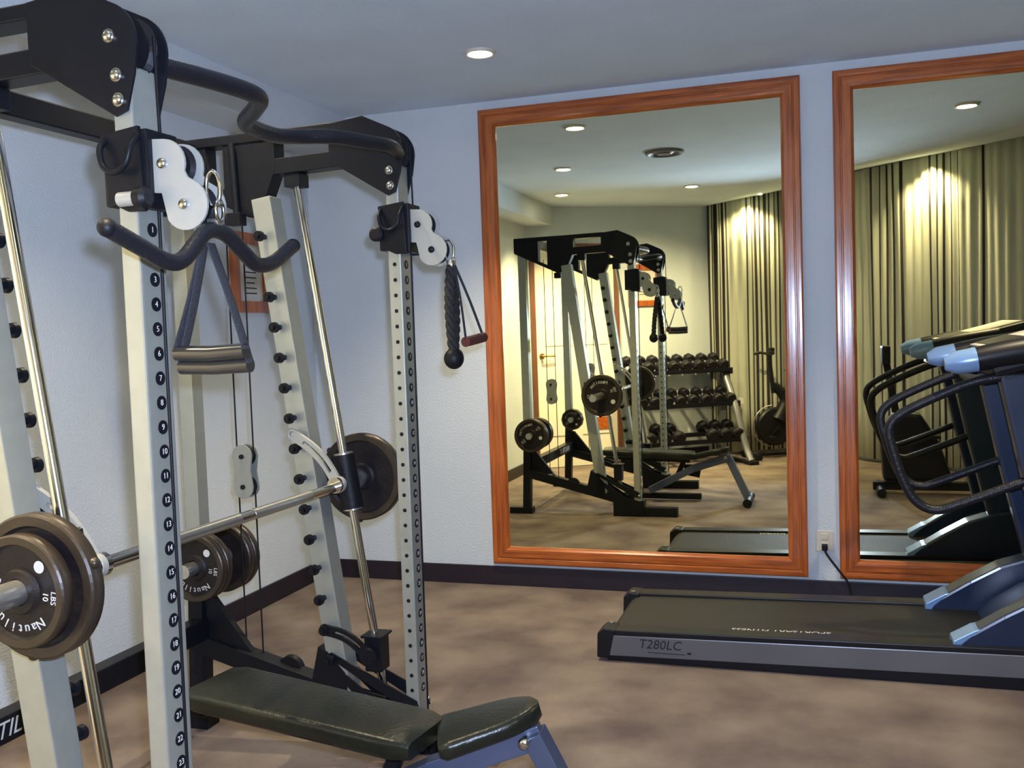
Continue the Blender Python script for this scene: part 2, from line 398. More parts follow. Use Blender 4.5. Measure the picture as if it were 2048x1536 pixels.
part('outer_ring', MB().lathe([(0.09, 0.02), (0.11, 0.0), (0.125, 0.004), (0.13, 0.02)], (1.636, -1.835, H-0.02), 'z', 32), M_vent, t)
part('cone', MB().lathe([(0.0, 0.004), (0.045, 0.0), (0.06, 0.012), (0.09, 0.019)], (1.636, -1.835, H-0.02), 'z', 32), M_vent, t)

# ------------------------------------------------------------------ striped curtains
def curtain(p, q, zt0, zt1, bands, label, side=1, zb=0.03):
    p, q = V((*p, 0)), V((*q, 0)); u = (q-p); L = u.length; u.normalize(); n = V((-u.y, u.x, 0))
    if n.dot(CAM-p) < 0: n = -n
    N = max(40, int(L/0.0085)); m = MB(); bm = m.bm; prev = None
    for i in range(N+1):
        s_ = i/N*L
        off = 0.055 + 0.008*math.sin(s_*2*PI/0.085 + 0.7*math.sin(s_*9)) + 0.008*math.sin(s_*2*PI/0.31)
        P = p + u*s_ + n*off
        zt = zt0 + (zt1-zt0)*i/N
        col = [bm.verts.new(P + n*0.006*math.sin(s_*21+k) + V((0, 0, zb + (zt-0.005-zb)*k/6))) for k in range(7)]
        if prev:
            a = (i-0.5)/N*L
            mi = 1 if any(b0 <= a <= b1 for b0, b1 in bands) else 0
            for k in range(6):
                f = bm.faces.new((prev[k], col[k], col[k+1], prev[k+1])); f.smooth = True; f.material_index = mi
        prev = col
    o = part('striped_curtain', m, [M_cloth, M_stripe])
    sol = o.modifiers.new('thickness', 'SOLIDIFY'); sol.thickness = 0.003
    center_origin(o)
    return tag(o, label, 'curtain', 'striped window curtains')
def along(a, b, px):
    """distance along a->b of the reflected column px (found by bisection)"""
    a, b = V((*a, 0)), V((*b, 0)); L = (b-a).length; lo, hi = 0.0, L
    def col(s_):
        P = a + (b-a).normalized()*s_; Q = V((P.x, -P.y, 1.4)) - CAM
        return 1024 + FPX*Q.dot(r2)/Q.dot(fw)
    inc = col(hi) > col(lo)
    for _ in range(30):
        m_ = (lo+hi)/2
        if (col(m_) < px) == inc: lo = m_
        else: hi = m_
    return lo
def bandset(a, b, cols): return [(min(x, y), max(x, y)) for x, y in [(along(a, b, c0), along(a, b, c1)) for c0, c1 in cols]]
curtain(C1, C2, z1, z2, bandset(C1, C2, [(1411, 1417), (1420, 1423), (1426, 1431), (1434, 1438), (1441, 1446), (1449, 1453), (1489, 1493), (1498, 1502), (1507, 1511), (1516, 1520), (1525, 1529), (1534, 1538), (1543, 1547), (1552, 1556)]), 'beige curtain with dark stripe clusters beside the dumbbell rack and upright bike')
C2b = tuple((V(C2)+(V(C5)-V(C2)).normalized()*0.13)[:2])
curtain(C2b, C5, z2+0.02, z3, bandset(C2b, C5, [(1575, 1580), (1592, 1597), (1610, 1614), (1640, 1645), (1660, 1664), (1680, 1684), (1752, 1758), (1768, 1771), (1780, 1784), (1796, 1799), (1811, 1817), (1870, 1875), (1882, 1887), (1896, 1899), (1910, 1914), (1925, 1928), (1972, 1977), (2070, 2076), (2100, 2106), (2120, 2124)]), 'long brightly lit curtain with dark stripes behind the treadmill in the right mirror')
#--MARK_RACK--

# ================================================================== cage with smith bar and cable columns
YM, YC = -1.905, -3.07                 # side frame next to the mirrors / next to the photographer
R_ = thing('smith_cage', 'large silver and black smith cage with angled peg posts and cable columns', 'gym machine', (1.0, -2.49, 0))
def gx(z): return 1.04 + (1.79-z)/1.59*0.225          # guide rod x at height z
def sx(z): return 0.93 + (1.74-z)/1.58*0.21           # slanted post x at height z
def side_frame(y, inn):
    """inn: +1 when the inside of the cage lies at larger y"""
    # --- top truss
    m = MB()
    h = 0.030
    m.prism([(0.555, 1.945), (0.732, 1.940), (0.732, 1.778), (0.555, 1.848)], 'xz', y-h, y+h, bevel=0.002)
    m.beam((0.56, y, 1.852), (0.885, y, 1.697), 0.058, 0.022)
    m.prism([(0.797, 1.945), (0.985, 1.945), (0.985, 1.832), (0.962, 1.78), (0.935, 1.722), (0.878, 1.690), (0.815, 1.720), (0.797, 1.745)], 'xz', y-h, y+h, bevel=0.002)
    m.beam((0.556, y, 1.932), (1.20, y, 1.939), 0.066, 0.030)
    m.beam((0.97, y, 1.838), (1.215, y, 1.845), 0.058, 0.05)
    tr = part('top_truss', m, M_black, R_)
    # --- rounded head plates around the column top
    for k, yy in enumerate((y-0.046, y+0.040)):
        poly = [(1.184, 1.948), (1.300, 1.960)]
        cx, cz, rr = 1.350, 1.848, 0.080
        for a in range(62, -11, -8): poly.append((cx+rr*math.cos(math.radians(a)), cz+rr*math.sin(math.radians(a))))
        poly += [(1.422, 1.79), (1.402, 1.725), (1.376, 1.716), (1.215, 1.815), (1.184, 1.832)]
        hp = part('head_plate', MB().prism(poly, 'xz', yy, yy+0.006, bevel=0.0015), M_black, R_)
        s_ = -1 if k == 0 else 1
        y0 = yy if k == 0 else yy+0.006
        for bx, bz in ((1.372, 1.862), (1.384, 1.790), (1.386, 1.745)):
            part('bolt', MB().cyl((bx, y0, bz), (bx, y0+s_*0.004, bz), 0.013, 16).ball((bx, y0+s_*0.005, bz), 0.010, (1, 0.7, 1)), M_bolt, hp)
    pu = MB().lathe([(0.012, -0.016), (0.062, -0.016), (0.052, -0.006), (0.052, 0.006), (0.062, 0.016), (0.012, 0.016)], (1.366, y, 1.852), 'y', 32)
    part('top_pulley', pu, M_rubber, R_)
    # --- vertical column with holes
    col = part('front_column', MB().box(1.364, 1.406, y-0.037, y+0.037, 0.10, 1.81, 0.004), M_silver, R_)
    m = MB(); n = MB(); xs = 1.406
    for k in range(29):
        z = 0.20 + k*0.0468
        m.cyl((xs-0.001, y, z), (xs+0.0012, y, z), 0.0135, 18)
        m.cyl((1.385, y+inn*0.036, z), (1.385, y+inn*0.0382, z), 0.006, 12)
        T = Matrix(((0, 0, 1, xs+0.0016), (1, 0, 0, y), (0, 1, 0, z), (0, 0, 0, 1)))
        n.text(str(29-k), 0.016, T, 0.0003)
    part('adjustment_holes', m, M_black, col)
    part('hole_numbers', n, M_white, col)
    # --- slanted peg post
    sp = part('slanted_post', MB().beam((sx(1.745), y, 1.745), (sx(0.155), y, 0.155), 0.068, 0.068, side=(0, 1, 0)), M_silver, R_)
    for k in range(15):
        z = 0.284 + k*0.0955
        x = sx(z)-0.006; y0 = y+inn*0.034
        p = MB().cyl((x, y0, z), (x, y0+inn*0.052, z), 0.0085, 12).lathe([(0, -0.001), (0.016, 0.0), (0.017, 0.012), (0.012, 0.017), (0, 0.018)], (x, y0+inn*0.040, z), 'y', 16)
        part('rack_peg', p, M_black, sp)
    # --- guide rod
    yg = y - inn*0.005
    g = part('guide_rod', MB().cyl((gx(1.80), yg, 1.80), (gx(0.19), yg, 0.19), 0.0135, 20), M_chrome, R_)
    part('rod_clamp', MB().box(gx(1.8)-0.028, gx(1.8)+0.028, yg-0.03, yg+0.03, 1.772, 1.815, 0.004), M_black, g)
    # --- rear post, black leg, beam to the front
    part('rear_post', MB().box(0.580, 0.636, y-0.028, y+0.028, 0.50, 1.86, 0.004), M_silver, R_)
    m = MB().beam((0.605, y, 0.52), (0.585, y, 0.02), 0.058, 0.055, side=(0, 1, 0))
    m.prism([(0.63, 0.46), (0.65, 0.46), (0.80, 0.27), (0.63, 0.27)], 'xz', y-0.012, y+0.012)
    m.box(0.46, 0.63, y-0.035, y+0.035, 0, 0.045, 0.004)
    part('rear_leg', m, M_black, R_)
    part('base_beam', MB().beam((0.60, y, 0.290), (1.26, y, 0.115), 0.062, 0.062), M_black, R_)
    # --- front base gussets and foot
    m = MB()
    m.prism([(1.062, 0.315), (1.095, 0.30), (1.155, 0.235), (1.165, 0.13), (1.02, 0.145)], 'xz', y-0.036, y+0.036, bevel=0.002)
    for yy in (y-0.042, y+0.036):
        m.prism([(1.09, 0.290), (1.11, 0.300), (1.40, 0.168), (1.41, 0.13), (1.375, 0.132)], 'xz', yy, yy+0.006)
        m.prism([(1.14, 0.215), (1.16, 0.232), (1.30, 0.135), (1.43, 0.10), (1.43, 0.01), (1.22, 0.01), (1.22, 0.145)], 'xz', yy, yy+0.006)
    m.box(1.215, 1.43, y-0.036, y+0.036, 0.0, 0.11, 0.004)
    m.box(1.43, 1.655, y-0.033, y+0.033, 0.0, 0.062, 0.004)
    b = part('front_foot', m, M_black, R_)
    for q in ((1.365, y-0.046, 0.148), (1.40, y-0.046, 0.145), (1.40, y+0.044, 0.145)): part('bolt', MB().ball(q, 0.010, (1, 0.6, 1)), M_bolt, b)
    # --- lower safety stop on the guide rod, arm resting on a peg
    yi = y + inn*0.062
    zs = 0.305; xg = gx(zs)
    m = MB().box(xg-0.026, xg+0.030, y-0.032, y+0.032, zs-0.060, zs+0.055, 0.004).box(xg-0.034, xg+0.038, y-0.040, y+0.040, zs+0.048, zs+0.056, 0.002)
    part('safety_stop', m, M_black, R_)
    def arm(zp, zb, mt, nm):
        """slotted curved hook from the bar carriage down the rod to a peg of the slanted post"""
        p0 = V((gx(zb), 0, zb)); p1 = V((sx(zp)-0.006, 0, zp))
        outer, inner = [], []
        for k in range(11):
            t_ = k/10; c = p0.lerp(p1, t_); nn = V((p1.z-p0.z, 0, -(p1.x-p0.x))).normalized()
            if nn.z < 0: nn = -nn
            bow = 0.020*math.sin(PI*t_)
            outer.append(c + nn*(bow+0.017)); inner.append(c + nn*(bow-0.017))
        o_ = [(q.x, q.z) for q in outer]; i_ = [(q.x, q.z) for q in inner]
        m = MB()
        th0, th1 = yi-0.006, yi+0.006
        rows = []
        def strip(A, B):
            m.prism(A + list(reversed(B)), 'xz', th0, th1)
        A = o_; mid1 = [(a[0]*0.66+b_[0]*0.34, a[1]*0.66+b_[1]*0.34) for a, b_ in zip(o_, i_)]
        mid2 = [(a[0]*0.34+b_[0]*0.66, a[1]*0.34+b_[1]*0.66) for a, b_ in zip(o_, i_)]
        strip(o_, mid1); strip(mid2, i_)
        strip(mid1[:3], mid2[:3]); strip(mid1[-3:], mid2[-3:])
        m.cyl((p0.x, th0-0.002, p0.z), (p0.x, th1+0.002, p0.z), 0.026, 20)
        m.tube([(p1.x+0.014*math.cos(a), yi, p1.z+0.014*math.sin(a)) for a in [math.radians(q) for q in range(-20, 241, 20)]], 0.006, 8)
        return part(nm, m, mt, R_)
    arm(0.3795, zs, M_black, 'stop_hook')
    return yi, arm
arms = {}
for y, inn in ((YM, -1), (YC, 1)): arms[y] = side_frame(y, inn)

# --- the smith bar with its carriages and rack hooks
ZB = 0.842; XB = gx(ZB)
bar = part('smith_bar', MB().cyl((XB+0.0, -3.06, ZB), (XB, -1.92, ZB-0.006), 0.0145, 24), M_chrome, R_)
part('knurling', MB().cyl((XB, -2.80, ZB-0.001), (XB, -2.50, ZB-0.003), 0.0150, 24).cyl((XB, -2.44, ZB-0.003), (XB, -2.14, ZB-0.005), 0.0150, 24), M_steel, bar)
for y, inn in ((YM, -1), (YC, 1)):
    yg = y-inn*0.005
    ca = part('bar_carriage', MB().cyl((gx(ZB+0.085), yg, ZB+0.085), (gx(ZB-0.085), yg, ZB-0.085), 0.034, 28), M_rubber, R_)
    part('end_ring', MB().cyl((gx(ZB+0.090), yg, ZB+0.090), (gx(ZB+0.084), yg, ZB+0.084), 0.030, 24).cyl((gx(ZB-0.090), yg, ZB-0.090), (gx(ZB-0.084), yg, ZB-0.084), 0.030, 24), M_steel, ca)
    part('bar_sleeve', MB().cyl((XB, y-inn*0.035, ZB), (XB, y-inn*0.385, ZB), 0.024, 24).cyl((XB, y-inn*0.035, ZB), (XB, y-inn*0.055, ZB), 0.036, 24), M_steel, R_)
    arms[y][1](ZB+0.155 if y == YM else ZB+0.15, ZB, M_plate, 'bar_hook')
    part('hook_collar', MB().cyl((XB, y+inn*0.045, ZB), (XB, y+inn*0.085, ZB), 0.025, 24), M_chrome, R_)

# --- cross members
part('top_cross_member', MB().box(0.655, 0.705, YC, YM, 1.872, 1.935, 0.004), M_black, R_)
part('rear_cross_member', MB().box(0.585, 0.640, YC, YM, 0.305, 0.375, 0.004), M_black, R_)
part('cross_member_lettering', MB().text('NAUTILUS', 0.060, Matrix(((0, 0, 1, 0.6412), (1, 0, 0, -2.78), (0, 1, 0, 0.340), (0, 0, 0, 1))), 0.0004, shear=0.3), M_white, R_)
part('peg_brace', MB().cyl((0.84, YM-0.045, 1.92), (0.85, YM-0.045, 1.67), 0.011, 12).box(0.825, 0.875, YM-0.07, YM-0.03, 1.66, 1.70, 0.004), M_black, R_)

# --- pull-up bar
pts = [(1.39, -3.03, 1.832), (1.415, -2.90, 1.834), (1.435, -2.785, 1.833), (1.430, -2.715, 1.830), (1.385, -2.665, 1.822), (1.325, -2.612, 1.812), (1.308, -2.56, 1.808), (1.303, -2.45, 1.81), (1.318, -2.36, 1.822), (1.38, -2.28, 1.83), (1.435, -2.18, 1.828), (1.452, -2.08, 1.832), (1.415, -1.95, 1.838)]
part('pull_up_bar', MB().tube(pts, 0.0195, 16, smooth_path=6), M_foam, R_)

# --- cable carriages with double pulley bracket
def cable_carriage(y, inn):
    m = MB()
    m.box(1.340, 1.362, y-0.044, y+0.044, 1.552, 1.688, 0.006)
    m.prism([(1.342, 1.685), (1.425, 1.695), (1.432, 1.540), (1.395, 1.540), (1.352, 1.56)], 'xz', y-0.050, y-0.040, bevel=0.002); m.prism([(1.342, 1.685), (1.425, 1.695), (1.432, 1.540), (1.395, 1.540), (1.352, 1.56)], 'xz', y+0.040, y+0.050, bevel=0.002)
    m.box(1.418, 1.440, y-0.044, y+0.044, 1.545, 1.690, 0.004)
    ca = part('cable_carriage', m, M_black, R_)
    kx, kz = (1.345, 1.600) if y == YM else (1.402, 1.555)
    kn = MB().cyl((kx, y-0.045, kz), (kx, y-0.062, kz), 0.009, 16).lathe([(0.010, 0), (0.021, -0.003), (0.022, -0.018), (0.015, -0.024), (0, -0.025)], (kx, y-0.058, kz), 'y', 24)
    if y == YC:
        kn = MB().cyl((1.385, y-0.058, 1.562), (1.425, y-0.058, 1.562), 0.0135, 18, mi=1).lathe([(0, 0), (0.020, 0.002), (0.021, 0.018), (0.014, 0.026), (0, 0.027)], (1.423, y-0.058, 1.562), 'x', 24)
    part('pop_pin_knob', kn, [M_rubber, M_plate], ca)
    hb = MB().tube([(1.352, y-0.046, 1.676), (1.353, y-0.066, 1.655), (1.362, y-0.070, 1.622), (1.388, y-0.070, 1.610), (1.412, y-0.070, 1.625), (1.421, y-0.066, 1.655), (1.422, y-0.046, 1.678)], 0.006, 10, smooth_path=5)
    part('carriage_handle', hb, M_black, ca)
    br = MB()
    c1, c2, ra, rb = V((1.463, 1.625)), V((1.505, 1.548)), 0.045, 0.047
    def outl():
        P = [(1.425, 1.668), (1.44, 1.672)]
        for a in range(85, -21, -15): P.append((c1.x+ra*math.cos(math.radians(a)), c1.y+ra*math.sin(math.radians(a))))
        P.append((1.5115, 1.598))
        for a in range(65, -151, -15): P.append((c2.x+rb*math.cos(math.radians(a)), c2.y+rb*math.sin(math.radians(a))))
        P += [(1.455, 1.572), (1.425, 1.575)]
        return P
    for yy in (y-0.030, y+0.024): br.prism(outl(), 'xz', yy, yy+0.006, bevel=0.001)
    b_ = part('pulley_bracket', br, M_plate, R_)
    for c in (c1, c2):
        bl = MB(); bl.cyl((c.x, y-0.036, c.y), (c.x, y+0.036, c.y), 0.0085, 12).ball((c.x, y-0.036, c.y), 0.010, (1, 0.6, 1)).ball((c.x, y+0.036, c.y), 0.010, (1, 0.6, 1))
        part('bolt', bl, M_black if y == YM else M_bolt, b_)
    for c in (c1, c2):
        pl = MB(); pl.lathe([(0.010, -0.012), (0.040, -0.012), (0.033, -0.004), (0.033, 0.004), (0.040, 0.012), (0.010, 0.012)], (c.x, y, c.y), 'y', 28)
        part('guide_pulley', pl, M_rubber, b_)
    # cables
    part('front_cable', MB().tube([(1.433, y, 1.868), (1.436, y, 1.66)], 0.003, 8), M_rubber, R_)
    part('front_cable', MB().tube([(1.419, y+0.0, 0.12), (1.424, y, 1.56)], 0.003, 8), M_rubber, R_)
for y, inn in ((YM, -1), (YC, 1)): cable_carriage(y, inn)

# --- floating pulley blocks and inner cables
def pulley_block(y, zc):
    x = 0.795
    P = []
    for a in range(180, -1, -20): P.append((x+0.037*math.cos(math.radians(a)), zc+0.052+0.037*math.sin(math.radians(a))))
    P.append((x+0.030, zc))
    for a in range(0, -181, -20): P.append((x+0.037*math.cos(math.radians(a)), zc-0.052+0.037*math.sin(math.radians(a))))
    P.append((x-0.030, zc))
    m = MB()
    for yy in (y-0.020, y+0.014): m.prism(P, 'xz', yy, yy+0.006, bevel=0.001)
    b_ = part('pulley_block', m, M_block, R_)
    for dz in (0.05, -0.05):
        part('bolt', MB().cyl((x, y-0.026, zc+dz), (x, y+0.026, zc+dz), 0.008, 12), M_black, b_)
        part('guide_pulley', MB().lathe([(0.01, -0.01), (0.034, -0.01), (0.028, 0), (0.034, 0.01), (0.01, 0.01)], (x, y, zc+dz), 'y', 24), M_rubber, b_)
    for a, b in (((x-0.030, y, 1.79), (x-0.030, y, zc+0.05)), ((x+0.032, y, 1.75), (x+0.032, y, zc+0.05)), ((x-0.030, y, 0.262), (x-0.030, y, zc-0.05)), ((x+0.032, y, 0.25), (x+0.032, y, zc-0.05))):
        part('inner_cable', MB().tube([a, b], 0.0028, 8), M_rubber, R_)
    part('base_pulley', MB().lathe([(0.01, -0.012), (0.045, -0.012), (0.037, 0), (0.045, 0.012), (0.01, 0.012)], (0.93, y, 0.215), 'y', 28), M_rubber, R_)
    part('cable_anchor', MB().box(x-0.045, x-0.012, y-0.012, y+0.012, 0.245, 0.285, 0.003), M_steel, R_)
pulley_block(YM+0.015, 0.868)
pulley_block(YC-0.015, 0.93)

# --- weight storage horns on the rear posts
for y, s_ in ((YM, 1), (YC, -1)):
    m = MB().cyl((0.655, y-0.15, 0.565), (0.655, y+0.15, 0.565), 0.0225, 24)
    m.box(0.60, 0.665, y-0.03, y+0.03, 0.53, 0.60, 0.004)
    part('storage_horn', m, M_steel, R_)

# ================================================================== weight plates (things of their own)
def weight_plate(loc, r, th, face, label, txt=None, rot=0.0, hex_=False, grip=None):
    """face = -1: lettered side towards -y. built about the origin, axis y"""
    t = thing('weight_plate', label, 'weight plate', loc, group='iron weight plates on the cage')
    f = face; seg = 12 if hex_ else 56
    a = th/2
    m = MB().lathe([(0.026, f*a*0.9), (0.040, f*a*0.95), (0.044, f*a*0.25), (r*0.80, f*a*0.30), (r*0.84, f*a*0.95), (r*0.97, f*a), (r, f*a*0.8), (r, -f*a*0.8), (r*0.97, -f*a), (r*0.84, -f*a*0.95), (r*0.80, -f*a*0.3), (0.044, -f*a*0.25), (0.040, -f*a), (0.026, -f*a), (0.026, f*a*0.9)],
                   (0, 0, 0), 'y', seg, mis=[0, 0, 0, 0, 1, 1, 1, 1, 1, 0, 0, 0, 0, 0])
    bmesh.ops.remove_doubles(m.bm, verts=m.bm.verts[:], dist=1e-5); bmesh.ops.recalc_face_normals(m.bm, faces=m.bm.faces[:])
    if grip is not None:
        for k in range(3): m.ball((r*1.0*math.cos(grip+k*2.094), 0, r*1.0*math.sin(grip+k*2.094)), 0.011, mi=1, seg=12)
    part('iron_disc', m, [M_iron, M_iron2], t, world=False)
    if txt:
        n = MB()
        yy = f*a*0.32
        def frame(ang, rad, spin):          # letters on the face, tops pointing away from the hub
            # view from the lettered side: right-hand direction is +x when face=-1
            sgn = 1 if f < 0 else -1
            ou = V((sgn*math.cos(ang), 0, math.sin(ang))); ri = V((sgn*math.sin(ang), 0, -math.cos(ang)))
            c_, s_ = math.cos(spin), math.sin(spin)
            upv = ou*c_ - ri*s_; riv = ri*c_ + ou*s_
            P = ou*rad; P.y = yy; nn = V((0, f, 0))
            return Matrix(((riv.x, upv.x, nn.x, P.x), (riv.y, upv.y, nn.y, P.y), (riv.z, upv.z, nn.z, P.z), (0, 0, 0, 1)))
        word, num, unit = txt
        for i, ch in enumerate(word):
            ang = rot + 0.0 - i*0.24*(0.105/r)
            n.text(ch, r*0.24, frame(ang, r*0.66, 0), 0.0005)
        a2 = rot + 0.82
        n.text(unit, r*0.16, frame(a2, r*0.70, 0), 0.0005); n.text(num, r*0.16, frame(a2, r*0.53, 0), 0.0005)
        a3 = rot - 8*0.24*(0.105/r) - 0.55
        n.text('4.5', r*0.16, frame(a3+0.0, r*0.66, 0), 0.0005); n.text('KG', r*0.16, frame(a3, r*0.5, 0), 0.0005)
        n.lathe([(0, 0), (r*0.11, 0)], V((frame(rot+1.75, r*0.62, 0).translation.x, yy+f*0.0006, frame(rot+1.75, r*0.62, 0).translation.z)), 'y', 18)
        part('raised_lettering', n, M_white, t, world=False)
    return t
NT = ('Nautilus', '10', 'LBS')
weight_plate((XB, -3.158, ZB), 0.140, 0.034, -1, 'largest dark iron plate on the near end of the smith bar', grip=0.35)
weight_plate((XB, -3.199, ZB), 0.108, 0.030, -1, 'smaller lettered iron plate on the near end of the smith bar, foremost in the photo', NT, rot=-0.95)
weight_plate((XB, -1.800, ZB), 0.142, 0.034, 1, 'dark iron plate on the far end of the smith bar beside the guide rod', ('Nautilus', '25', 'LBS'), rot=1.9, grip=0.42)
weight_plate((0.655, YM-0.055, 0.565), 0.112, 0.026, -1, 'iron plate on the inner storage horn, between the lettered plate and the rear post', None)
weight_plate((0.655, YM-0.087, 0.565), 0.112, 0.026, -1, 'lettered iron plate stored on the rear horn, facing the photographer', NT, rot=-0.95)
weight_plate((0.655, YM+0.060, 0.565), 0.118, 0.028, 1, 'dark plate on the storage horn outside the rear post, close to the post', None)
weight_plate((0.655, YM+0.095, 0.565), 0.118, 0.028, 1, 'outermost plate on the storage horn nearest the mirror wall', ('Nautilus', '10', 'LBS'), rot=1.6)
weight_plate((0.655, YC+0.060, 0.565), 0.088, 0.028, 1, 'small faceted plate on the rear horn, seen in the left mirror beside the door', ('Nautilus', '5', 'LBS'), rot=1.2, hex_=True)
weight_plate((0.655, YC+0.095, 0.565), 0.088, 0.028, 1, 'outer small faceted plate on the rear horn, seen in the left mirror', ('Nautilus', '5', 'LBS'), rot=2.2, hex_=True)

# ================================================================== cable attachments (they hang, so they are things)
def link(m, c, r, rr, ax, sc=1.6):
    """an elongated ring of rod: c centre, ax 'x' or 'y' plane normal"""
    P = []
    for k in range(20):
        a = 2*PI*k/20; u, v_ = r*math.cos(a), r*sc*math.sin(a)
        P.append(V(c) + (V((u, 0, v_)) if ax == 'y' else V((0, u, v_))))
    m.tube(P, rr, 8, closed=True)
def carabiner(x, y, z, label):
    t = thing('carabiner', label, 'carabiner', (x, y, z), group='chrome snap hooks')
    m = MB(); link(m, (x, y, z+0.004), 0.015, 0.004, 'y', 2.2); part('hook_body', m, M_chrome, t)
    m = MB(); link(m, (x+0.012, y, z-0.036), 0.012, 0.0035, 'x', 1.6); m.cyl((x+0.012, y-0.006, z-0.024), (x+0.012, y+0.006, z-0.024), 0.006); part('swivel_link', m, M_chrome, t)
    return t
carabiner(1.545, YC, 1.572, 'chrome snap hook on the near pulley bracket above the curved bar')
carabiner(1.548, YM, 1.540, 'chrome snap hook on the far pulley bracket above the rope')
# curved two-hand bar
t = thing('curl_bar', 'short black bent bar attachment hanging from the near cable column', 'cable bar', (1.545, YC, 1.44))
part('steel_bar', MB().tube([(1.53, -3.335, 1.482), (1.535, -3.26, 1.455), (1.54, -3.205, 1.436), (1.545, -3.165, 1.443), (1.545, YC-0.03, 1.495), (1.545, YC+0.03, 1.497), (1.545, -2.985, 1.468), (1.54, -2.93, 1.446), (1.535, -2.86, 1.455), (1.53, -2.772, 1.495)], 0.0150, 16, smooth_path=6), M_foam, t)
for q in ((1.53, -3.336, 1.482), (1.53, -2.771, 1.4955)): part('end_cap', MB().ball(q, 0.0155), M_rubber, t)
part('hanger_eye', MB().box(1.533, 1.557, YC-0.008, YC+0.008, 1.503, 1.522, 0.002), M_steel, t)
# doubled strap handles on the near column
t = thing('strap_handle', 'pair of webbing strap handles with black grips hanging from the near column', 'strap handle', (1.52, YC, 1.26))
def strap(m, a, b, wdt):
    a, b = V(a), V(b); m.tube([a, a.lerp(b, 0.5)+V((0.003, 0, 0)), b], wdt, 12, smooth_path=3, flat=(0.14, 1))
for k, (dy, dz) in enumerate(((0.0, 0.0), (0.012, -0.026))):
    m = MB(); strap(m, (1.518, YC+dy*0.3, 1.478), (1.446, YC+dy, 1.280+dz), 0.013); strap(m, (1.532, YC+dy*0.3, 1.478), (1.598, YC+dy, 1.280+dz), 0.013)
    part('webbing', m, M_strap, t)
    part('grip', MB().tube([(1.447, YC+dy, 1.276+dz), (1.522, YC+dy, 1.274+dz), (1.598, YC+dy, 1.277+dz)], 0.0145, 16), M_grip, t)
# rope on the far column
t = thing('triceps_rope', 'black twisted rope attachment with ball ends hanging from the far column', 'rope', (1.55, YM, 1.2))
for k, (ex_, ey) in enumerate(((1.530, YM+0.055), (1.572, YM-0.055))):
    A, B = V((1.552, YM, 1.498)), V((ex_, ey, 1.245)); n_ = 40
    m = MB()
    for ph in range(3):
        P = []
        for i in range(n_+1):
            s_ = i/n_; c = A.lerp(B, s_) + V((0, (ey-YM)*0.35*math.sin(PI*s_), 0)); a_ = s_*20 + ph*2.094
            P.append(c + V((0.0085*math.cos(a_), 0.0085*math.sin(a_), 0)))
        m.tube(P, 0.0085, 8)
    part('rope_strand', m, M_rope, t)
    part('ball_end', MB().ball((ex_, ey, 1.222), 0.030, (1, 1, 1.05)), M_rubber, t)
part('clamp', MB().cyl((1.553, YM, 1.490), (1.553, YM, 1.515), 0.013), M_steel, t)
# single stirrup handle
t = thing('stirrup_handle', 'single strap handle with dark red grip hanging beside the rope', 'strap handle', (1.60, YM, 1.26))
m = MB(); strap(m, (1.562, YM, 1.505), (1.612, YM-0.055, 1.275), 0.010); strap(m, (1.562, YM, 1.505), (1.630, YM+0.045, 1.285), 0.010)
part('webbing', m, M_strap, t)
part('grip', MB().cyl((1.612, YM-0.06, 1.270), (1.630, YM+0.05, 1.282), 0.015), M_red, t)

# ================================================================== weight bench inside the cage
t = thing('weight_bench', 'adjustable black padded bench with tilted seat standing inside the cage', 'weight bench', (1.5, -2.52, 0))
def pad(name, cs, z0, z1, th, w0, w1, roundend=False):
    """cs: two centre points; tapered padded board between them"""
    p, q = V((*cs[0], z0)), V((*cs[1], z1)); u = (q-p).normalized(); n = V((-u.y, u.x, 0)).normalized(); up_ = u.cross(n)
    if up_.z < 0: up_ = -up_
    L = (q-p).length; m = MB(); rows = []
    N = 16
    for i in range(N+1):
        s_ = i/N; wdt = (w0+(w1-w0)*s_)/2
        if roundend: wdt *= (1-0.55*max(0, (s_-0.55)/0.45)**2.5)
        edge = 0.012 if i in (0, N) else 0.0
        c = p + u*(L*s_)
        prof = []
        r_ = 0.016
        for sy, sz in ((-1, -1), (1, -1), (1, 1), (-1, 1)):
            for k in range(5):
                base = {(-1, -1): PI, (1, -1): 1.5*PI, (1, 1): 0, (-1, 1): 0.5*PI}[(sy, sz)]
                a_ = base + k*PI/8
                prof.append(c + n*(sy*(wdt-r_-edge) + r_*math.cos(a_)) + up_*(sz*(th/2-r_-edge*0.4) + r_*math.sin(a_) - th/2))
        rows.append(prof)
    m.quadgrid(rows, True, True, True)
    return part(name, m, M_vinyl, t)
bp = pad('back_pad', [(1.03, -2.455), (1.700, -2.545)], 0.400, 0.361, 0.052, 0.225, 0.205)
pad('seat_pad', [(1.720, -2.540), (1.945, -2.447)], 0.355, 0.414, 0.042, 0.195, 0.145, True)
part('pad_support', MB().beam((1.12, -2.466, 0.330), (1.66, -2.540, 0.298), 0.05, 0.028, side=(0, 1, 0)), M_black, t)
m = MB(); m.beam((1.36, -2.510, 0.075), (1.70, -2.520, 0.250), 0.055, 0.05, side=(0, 1, 0)).beam((1.69, -2.520, 0.245), (1.955, -2.455, 0.335), 0.055, 0.055, side=(0, 1, 0))
part('main_tube', m, M_tube, t)
part('front_leg', MB().beam((1.940, -2.475, 0.345), (2.085, -2.44, 0.035), 0.055, 0.05, side=(0, 1, 0)), M_tube, t)
part('front_foot', MB().cyl((2.088, -2.60, 0.032), (2.088, -2.28, 0.032), 0.030, 20).cyl((2.088, -2.61, 0.032), (2.088, -2.58, 0.032), 0.032, 20).cyl((2.088, -2.30, 0.032), (2.088, -2.27, 0.032), 0.032, 20), M_black, t)
